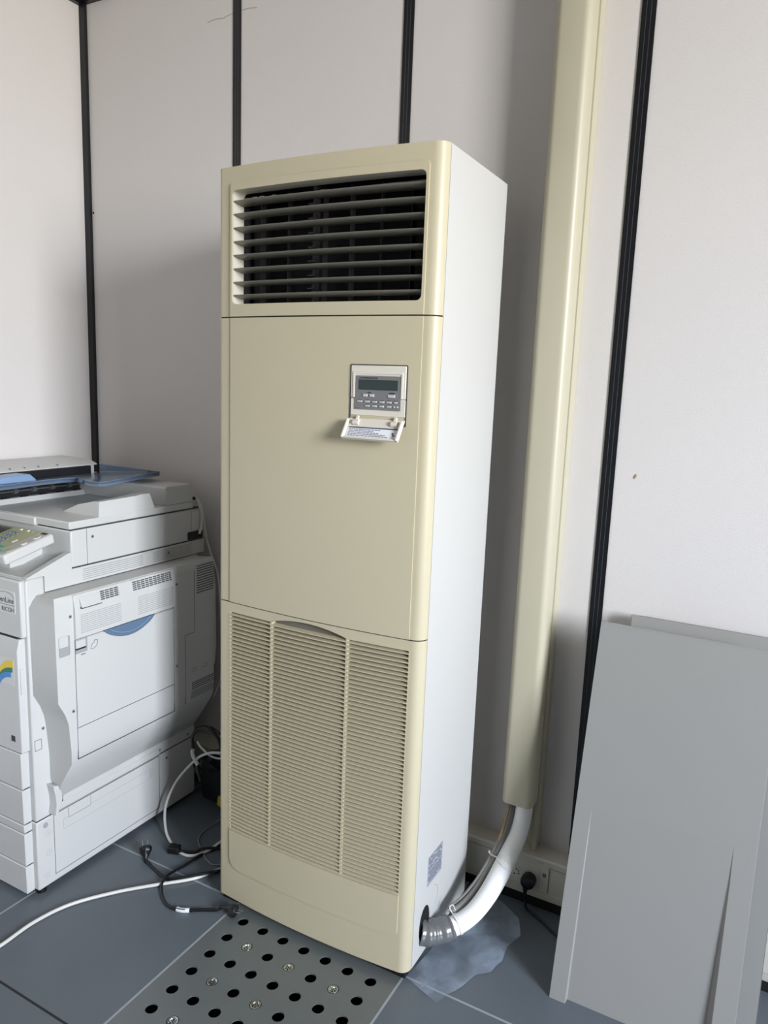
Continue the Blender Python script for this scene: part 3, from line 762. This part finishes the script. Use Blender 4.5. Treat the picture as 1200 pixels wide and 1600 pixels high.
# front: covers, door, drawers
YD = -.305
b = MB(); b.box(XW, X-.004, -.296, -.28, .7485, .9015); part('front_cover', b, bevel=.004)
b = MB(); b.prism([(-.305, .430), (-.305, .715), (-.297, .7445), (-.28, .7445), (-.28, .430)], 'x', XW, -.4235); part('front_door', b, bevel=.002)
for z0, z1 in ((.3245, .4265), (.2225, .3205), (.1965, .2185), (.0985, .1925), (.014, .0945)):
    b = MB(); b.box(XW, -.429, YD, -.28, z0, z1); part('drawer', b, bevel=.002)
b = MB(); b.box(XW+.004, -.432, -.296, -.283, .018, .7465); part('front_gap', b, 'cop_seam')
b = MB(); b.box(-.4255, -.4205, -.300, -.29, .595, .665); part('door_catch', b, 'cop', bevel=.001)
# brand label and printed emblem
yl = -.296
b = MB(); b.prism(rrect(-.545, -.434, .809, .872, .008, 4), 'y', yl-.0012, yl); bl = part('brand_label', b, 'lab')
text_mesh('lettering', 'OpenLine', .021, 'ink', bl, (-.438, yl-.0013, .8385), (1, 0, 0), (0, 0, 1), 'RIGHT')
text_mesh('lettering', 'RICOH', .0165, 'ink', bl, (-.438, yl-.0013, .815), (1, 0, 0), (0, 0, 1), 'RIGHT')
b = MB(); b.box(-.543, -.436, yl-.0016, yl-.001, .8325, .8335); b.tube([(-.54, yl-.0012, .850), (-.51, yl-.0012, .861), (-.47, yl-.0012, .867), (-.445, yl-.0012, .862), (-.438, yl-.0012, .852)], .0005, 6); part('label_print', b, 'ink', parent=bl)
b = MB(); ye = YD
def band(r0, r1, a0, a1, cx, cz):
    dd = .0008+.0003*b.mi
    A_ = [(cx+r0*math.cos(a0+(a1-a0)*k/10), cz+r0*math.sin(a0+(a1-a0)*k/10)) for k in range(11)]
    B_ = [(cx+r1*math.cos(a0+(a1-a0)*k/10), cz+r1*math.sin(a0+(a1-a0)*k/10)) for k in range(11)]
    b.prism(A_+B_[::-1], 'y', ye-dd, ye+.001)
b.mi = 0; b.prism(rrect(-.52, -.4395, .618, .689, .004, 3), 'y', ye-.0004, ye+.001)
b.mi = 1; band(.070, .0505, PI*.5, PI*.88, -.4405, .617)
b.mi = 2; band(.070, .0575, PI*.5, PI*.88, -.4455, .5965)
b.mi = 3; band(.070, .0560, PI*.5, PI*.85, -.452, .583)
part('colour_emblem', b, ['lab', 'yel', 'grn', 'blu'], smooth=False)
b = MB(); b.box(-.4635, -.448, ye-.0006, ye+.001, .4585, .4745); part('energy_label', b, 'ink')

# side module (duplex and bypass unit) standing out from the right side
zi = [(.262, -.211), (.29, -.222), (.33, -.233), (.40, -.233), (.44, -.236), (.49, -.240), (.52, -.245), (.55, -.255), (.587, -.274), (.70, -.275), (.827, -.2755), (.845, -.264), (.8535, -.255)]
rings = []
for z, y in zi:
    if z < .405: xo = X+.001+(XM-X)*max(.0, (z-.262)/(.41-.262))**.92
    else: xo = XM
    yo = y-.003 if z < .5 else y; yi = y
    if z > .82: yo = -.2755; 
    zo = z
    rings.append([(X+.0005, yi, z), (xo, yo, zo), (xo, .318, zo), (xo-.006 if xo > X+.01 else xo, .3245, zo), (X+.0005, .3245, z)])
rings.append([(X+.0005, -.252, .8565), (XM-.006, -.272, .8665), (XM-.006, .314, .8665), (XM-.012, .3205, .8665), (X+.0005, .3205, .8565)])
b = MB(); b.loft(rings); part('side_unit', b, 'cop', bevel=.0025, angle=30)
sm = bpy.data.objects['side_unit']
def side(name, b, m='cop', **k): return part(name, b, m, **k)
def frame_line(b, y0, y1, z0, z1, w=.0011, x=XM):
    for (a, c, d, e_) in ((y0, y0+w, z0, z1), (y1-w, y1, z0, z1), (y0, y1, z0, z0+w), (y0, y1, z1-w, z1)): b.box(x-.001, x+.0005, a, c, d, e_)
# bypass door
b = MB(); b.box(XM-.001, XM+.0022, -.2165, .1375, .4995, .741); side('bypass_door', b, bevel=.0015)
b = MB(); frame_line(b, -.2185, .1395, .4975, .744); frame_line(b, -.2185, .1395, .409, .4985); side('door_gap', b, 'cop_seam')
# louvred hood above the door
b = MB(); b.prism([(XM-.002, .746), (XM+.008, .748), (XM+.008, .828), (XM+.001, .864), (XM-.004, .8655)], 'y', -.2195, .1395)
hood = side('hood', b, bevel=.001)
xv = XM+.008
for (ya, yb_, z0_, z1_, n, mi) in ((-.135, -.071, .834, .860, 5, 0), (-.023, .127, .834, .861, 5, 0), (-.203, -.067, .760, .814, 10, 1), (-.007, .132, .760, .816, 10, 1)):
    b = MB(); b.mi = 0; pz_ = (z1_-z0_)/n
    for k in range(n):
        z = z0_+k*pz_; w = .0032 if mi == 0 else .0017
        y = ya
        while y < yb_-.001:
            ye_ = min(y+(.0155 if mi == 0 else .0085), yb_)
            if z > .829:
                xx = xv-.007*(z-.828)/.036; dx = -.007*w/.036
                b.obox((xx-.001, y, z), (.0016, 0, 0), (0, ye_-y-(.0025 if mi == 0 else .0012), 0), (dx, 0, w))
            else: b.box(xv-.001, xv+.0004, y, ye_-(.0025 if mi == 0 else .0012), z, z+w)
            y = ye_
    part('hood_vent', b, ['cop_slot', 'cop_slot_lt'][mi], parent=hood, smooth=False)
b = MB(); b.prism([(XM+.0085, .8315), (XM+.0165, .8305), (XM+.0025, .857)], 'y', -.203, -.141); part('hood_grip', b, 'cop', parent=hood, bevel=.0008)
b = MB(); b.box(XM+.0078, XM+.0168, -.204, -.140, .8285, .8305); part('grip_shadow', b, 'cop_slot', parent=hood)
# blue release handle under the hood
b = MB(); n = 16
arc = [(-.13+.185*k/n, .7465-.036*math.sin(PI*k/n)**.75) for k in range(n+1)]
b.prism([(y, z) for y, z in arc], 'x', XM+.002, XM+.010); bh = side('blue_handle', b, 'blue_lens', bevel=.001)
b = MB(); b.tube([(XM+.011, y, z+.004) for y, z in [(-.11+.145*k/n, .742-.024*math.sin(PI*k/n)**.8) for k in range(n+1)]], .0012, 6, 0); part('handle_ridge', b, 'blue_op', parent=bh)
# latch, finger recess, icon
b = MB(); b.box(XM-.0005, XM+.003, -.2165, -.180, .705, .745); side('latch_frame', b, 'cop_slot_lt', bevel=.001)
b = MB(); b.box(XM+.002, XM+.0045, -.2165, -.1865, .716, .741); side('latch', b, 'cop', bevel=.001)
b = MB(); b.box(XM+.0025, XM+.005, -.2175, -.186, .7165, .7205); b.box(XM+.0025, XM+.0035, -.201, -.188, .699, .7005); side('latch_shadow', b, 'cop_dark')
b = MB(); b.ring(rrect(-.2665, -.2325, .709, .763, .004, 3), rrect(-.2655, -.2345, .711, .762, .003, 3), 'x', XM-.0005, XM+.0006)
side('finger_recess_edge', b, 'cop_slot_lt')
b = MB(); b.prism([(XM-.001, .733), (XM+.001, .7345), (XM+.0006, .7625), (XM-.001, .7625)], 'y', -.265, -.2385); b.mi = 1; b.box(XM-.0002, XM+.0010, -.265, -.2385, .7325, .7335); b.box(XM-.0002, XM+.0006, -.2385, -.2345, .733, .7625); b.box(XM-.0002, XM+.0006, -.265, -.235, .7115, .7325)
side('finger_recess', b, ['cop', 'cop_slot_lt'])
b = MB(); 
ip = [(-.170, .7075), (-.165, .705), (-.157, .706), (-.148, .714), (-.147, .726), (-.158, .7275), (-.158, .721), (-.165, .7185), (-.167, .714)]
for p, q in zip(ip, ip[1:]+ip[:1]): b.tube([(XM+.0024, p[0], p[1]), (XM+.0024, q[0], q[1])], .0006, 5, 0)
side('door_icon', b, 'ink')
# screws
for x, y, z in ((XM, -.229, .811), (XM, -.229, .551), (XM, .152, .813), (XM, .150, .554), (X, -.249, .485), (X, -.069, .984), (X, .17, .238), (X, .200, .198), (X, .30, .24), (X, .352, .98), (X, .22, .885)):
    b = MB(); b.disc_ring((x+.0004, y, z), (1, 0, 0), [(.0052, 0), (.005, .0006), (.0038, .0008), (.0036, .0001), (.0001, .0001)], 16)
    b.mi = 1; b.cyl((x+.0004, y, z), (.0012, 0, 0), .0026, 10)
    side('screw', b, ['cop_slot_lt', 'screw'])
# rear column, recessed vents
b = MB(); w = .001
b.box(XM-.001, XM+.0005, .2285, .2295, .643, .84); b.box(XM-.001, XM+.0005, .188, .2295, .6405, .6418); b.box(XM-.001, XM+.0005, .1865, .1875, .415, .6418)
side('cover_gap', b, 'cop_seam')
b = MB()
for k in range(12): b.box(XM-.001, XM+.0006, .240, .316, .764+k*.0078, .7672+k*.0078)
side('rear_vent', b, 'cop_slot', smooth=False); b = MB()
for k in range(4): b.box(XM-.001, XM+.0006, .216, .316, .452+k*.0068, .4548+k*.0068)
for k in range(2): b.box(XM-.001, XM+.0004, .215+k*.05, .240+k*.05, .512, .513); b.box(XM-.001, XM+.0004, .215+k*.05, .240+k*.05, .521, .522)
side('rear_vent', b, 'cop_slot', smooth=False)
b = MB(); b.prism([(XM-.003, .4225), (XM+.0008, .4225), (XM+.0008, .424), (XM-.0, .447), (XM-.003, .447)], 'y', .212, .315); side('rear_grip', b, 'cop_slot_lt')
b = MB(); b.prism([(.3245, .46), (.350, .50), (.356, .56), (.352, .78), (.338, .835), (.3245, .845)], 'x', X+.001, XM-.022)
b.mi = 1
for k in range(7): b.box(XM-.0225, XM-.0215, .332, .350, .772+k*.006, .7745+k*.006)
side('rear_bulge', b, ['cop', 'cop_slot'], bevel=.003)
# lower fin, black tab, small door on the body side
b = MB(); b.prism([(-.246, .322), (-.232, .318), (-.221, .300), (-.218, .275), (-.224, .255), (-.236, .234), (-.243, .232), (-.238, .262), (-.240, .29)], 'x', X, X+.030); side('hinge_guard', b, bevel=.002)
b = MB(); b.box(X, X+.010, -.216, -.203, .252, .268); side('pivot_tab', b, 'cop_dark')
b = MB(); frame_line(b, -.276, -.255, .428, .458, .0011, X); side('service_flap', b, 'cop_slot')
b = MB(); b.box(X, X+.0022, -.213, .168, .2245, .2445); side('lower_rail', b, bevel=.001)
# paper bank side: inset door with handle slot, round knock-outs
b = MB(); frame_line(b, -.2285, .168, .037, .2195, .0013, X); side('bank_panel_gap', b, 'cop_seam')
b = MB(); b.box(X-.001, X+.001, -.179, -.103, .187, .2155); b.mi = 1; b.box(X-.001, X+.0016, -.179, -.103, .1855, .1875); b.box(X-.001, X+.0014, -.104, -.1025, .187, .2155); b.box(X-.001, X+.0014, -.180, -.1785, .187, .2155)
side('bank_grip', b, ['cop', 'cop_slot_lt'])
b = MB(); frame_line(b, -.197, .137, .1585, .1895, .0006, X-.0002); b.box(X-.001, X+.0006, .127, .1285, .163, .186)
side('bank_groove', b, 'cop_slot_lt')
for z, y in ((.174, -.247), (.114, -.246), (.05, -.255)):
    b = MB(); b.ring([(y+.0085*math.cos(a), z+.0085*math.sin(a)) for a in (k*PI/9 for k in range(18))], [(y+.0079*math.cos(a), z+.0079*math.sin(a)) for a in (k*PI/9 for k in range(18))], 'x', X-.001, X+.0003); b.box(X-.001, X+.0003, y-.002, y+.004, z-.0005, z+.0005); side('bank_mark', b, 'cop_slot_lt')
b = MB(); b.cyl((X-.001, -.254, .201), (.0018, 0, 0), .0078, 18); side('bank_plug', b, 'cop_slot_lt')
b = MB(); b.box(-.425, X+.0004, -.27, -.22, .0, .0) if False else b.cyl((-.428, -.262, 0), (0, 0, .016), .014, 14); side('leveling_foot', b, 'black')

# ------------------------------------------------------------------ cables on the floor
def cord(name, pts, r, m, label, cat, parent=None):
    b = MB(); b.tube(pts, r, 10); o = b.build(name, m, parent)
    return tag(o, label, cat) if not parent else o
cord('cable', [(-.40, -.72, .0055), (-.35, -.52, .0055), (-.330, -.457, .0055), (-.331, -.359, .0055), (-.307, -.264, .0055), (-.243, -.167, .0055), (-.175, -.090, .0055), (-.102, -.013, .0055), (-.065, .055, .0055), (-.03, .12, .0055), (.0, .20, .0055), (-.01, .33, .0055)], .0046, 'wcable', 'thick white cable lying across the floor tiles at the lower left', 'cable')
cord('cable', [(-.02, .30, .215), (-.12, .25, .262), (-.19, .205, .275), (-.235, .20, .262), (-.285, .20, .225), (-.345, .18, .145), (-.355, .14, .075), (-.315, .10, .022), (-.26, .075, .0045), (-.205, .060, .0045), (-.170, .075, .0045), (-.150, .115, .007), (-.13, .17, .02), (-.06, .26, .04), (0, .32, .05)], .0042, 'wcable', 'thin white cable hanging in a wide loop beside the photocopier', 'cable')
cord('cable', [(-.03, .30, .235), (-.11, .26, .26), (-.20, .21, .252), (-.255, .205, .268), (-.285, .21, .285)], .0034, 'wcable', 'short white cable end crossing the dark cords above the white loop', 'cable')
cord('cable', [(-.02, .34, .05), (-.10, .33, .045), (-.20, .28, .022), (-.235, .22, .003), (-.225, .15, .003), (-.18, .11, .003), (-.12, .075, .003), (-.08, .08, .003), (-.02, .16, .003)], .0022, 'gcable', 'thin grey wire curling on the floor behind the photocopier', 'wire')
def plug(root, pos, d, up=(0, 0, 1)):
    """schuko plug: body along d, pins at its front"""
    d = Vector(d).normalized(); p = Vector(pos)
    b = MB(); b.disc_ring(p, d, [(.0045, -.034), (.006, -.02), (.011, -.010), (.0165, 0), (.0182, .003), (.0182, .013), (.016, .015), (.001, .015)], 8); b.build('plug_body', 'black', root, bevel=.001)
    s_ = d.cross(Vector(up)).normalized()
    for k in (-1, 1):
        b = MB(); b.cyl(p+d*.014+s_*.0075*k, d*.018, .0022, 10); b.build('pin', 'metal', root)
# cord 1: plug lying nearest to the copier
k1 = thing('mains_lead', (-.30, -.01, 0), 'black power cord whose plug lies nearest to the photocopier, pins up', 'power cord', 'black power leads on the floor')
plug(k1, (-.293, -.006, .0195), (-.35, .35, .42))
cord('cord', [(-.268, -.026, .010), (-.231, -.035, .0045), (-.161, -.047, .0045), (-.102, -.006, .012), (-.051, .053, .012), (0.0, .12, .0045), (.02, .2, .0045)], .0042, 'black', None, None, k1)
k2 = thing('mains_lead', (.08, -.055, 0), 'black power cord with white tag, its plug resting on the corner of the perforated tile', 'power cord', 'black power leads on the floor')
plug(k2, (.088, -.066, .0185), (.97, .22, -.05), (0, .3, 1))
cord('cord', [(.058, -.073, .0165), (.042, -.076, .0060), (0.0, -.10, .0045), (-.034, -.123, .0045), (-.084, -.129, .0045), (-.141, -.094, .0045), (-.163, -.055, .0145), (-.163, .025, .0045), (-.151, .124, .0045), (-.10, .20, .0045), (.0, .26, .0045)], .0043, 'black', None, None, k2)
b = MB(); b.tube([(-.050, -.127, .0052), (-.034, -.1235, .0052), (-.018, -.1135, .0052)], .0062, 12, 4); ctg = b.build('cord_tag', 'paper', k2)
b = MB()
for i_ in range(6):
    t_ = i_/6; p0 = Vector((-.046+.024*t_, -.1335+.0085*t_, .0108)); b.obox(p0, (.0022, .0008, 0), (-.0014, .0034, 0), (0, 0, .0009))
b.build('tag_print', 'ink', ctg)
k3 = thing('mains_lead', (-.23, .05, 0), 'black power cord with a small dark connector inside the white cable loop', 'power cord', 'black power leads on the floor')
b = MB(); b.obox((-.253, .040, .0), (.034, .012, 0), (-.010, .026, 0), (0, 0, .020)); b.build('connector', 'black', k3, bevel=.003)
cord('cord', [(-.222, .058, .010), (-.19, .081, .0045), (-.16, .105, .0145), (-.10, .16, .0045), (0, .24, .0045)], .0042, 'black', None, None, k3)
# tangle hanging behind the copier
cord('cable', [(-.24, .31, .155), (-.275, .26, .165), (-.305, .22, .19), (-.298, .205, .255), (-.295, .20, .305), (-.27, .205, .338), (-.235, .21, .342), (-.205, .22, .31), (-.20, .23, .25), (-.215, .25, .20), (-.215, .30, .165)], .0052, 'black', 'black cable looping up behind the lower corner of the photocopier', 'cable')
cord('cable', [(-.255, .24, .33), (-.21, .23, .325), (-.14, .24, .29), (-.02, .28, .25)], .0042, 'black', 'black cable running from the dark loop behind the air conditioner', 'cable')
cord('cable', [(-.275, .215, .15), (-.29, .215, .20), (-.265, .215, .24), (-.20, .22, .272), (-.10, .26, .275), (0.0, .3, .27)], .006, 'black', 'black cable beneath the white loop, curving up behind the air conditioner', 'cable')
b = MB(); b.tube([(-.293, .197, .262), (-.291, .197, .240), (-.272, .198, .214)], .0062, 8, 4)
tag(b.build('connector', 'wcable'), 'pale connector sleeve on the dark cables behind the photocopier', 'connector')
# dark adapter box
ad = thing('power_adapter', (-.26, .345, 0), 'black power adapter box half hidden between photocopier and air conditioner', 'adapter')
b = MB(); b.obox((-.385, .332, .0), (.26, -.03, 0), (.006, .055, 0), (0, 0, .150)); b.build('adapter_body', 'bag', ad, bevel=.012, seg=3)
b = MB(); b.tube([(-.285, .335, .145), (-.275, .29, .18), (-.268, .25, .215)], lambda t: .022-.011*t, 12); b.build('adapter_neck', 'bag', ad)
b = MB(); b.obox((-.272, .286, .030), (.030, -.008, 0), (.004, .012, 0), (.006, 0, .034)); tag(b.build('cable_connector', 'yellow', bevel=.002), 'small yellow connector beside the left edge of the air conditioner', 'connector')
# cable down the back of the copier
cord('cable', [(-.412, .345, 1.046), (-.405, .362, 1.025), (-.403, .375, .96), (-.402, .388, .90), (-.400, .40, .86), (-.37, .39, .82), (-.335, .366, .79), (-.325, .366, .70), (-.32, .366, .60), (-.318, .366, .48), (-.33, .365, .42), (-.36, .37, .36)], .0032, 'wcable', 'pale cable dropping down the rear edge of the photocopier', 'cable')
cord('cable', [(-.410, .350, 1.04), (-.402, .362, 1.0), (-.402, .362, .955), (-.403, .352, .925)], .005, 'wcable', 'short thick cable from feeder hinge to the scanner plug', 'cable')
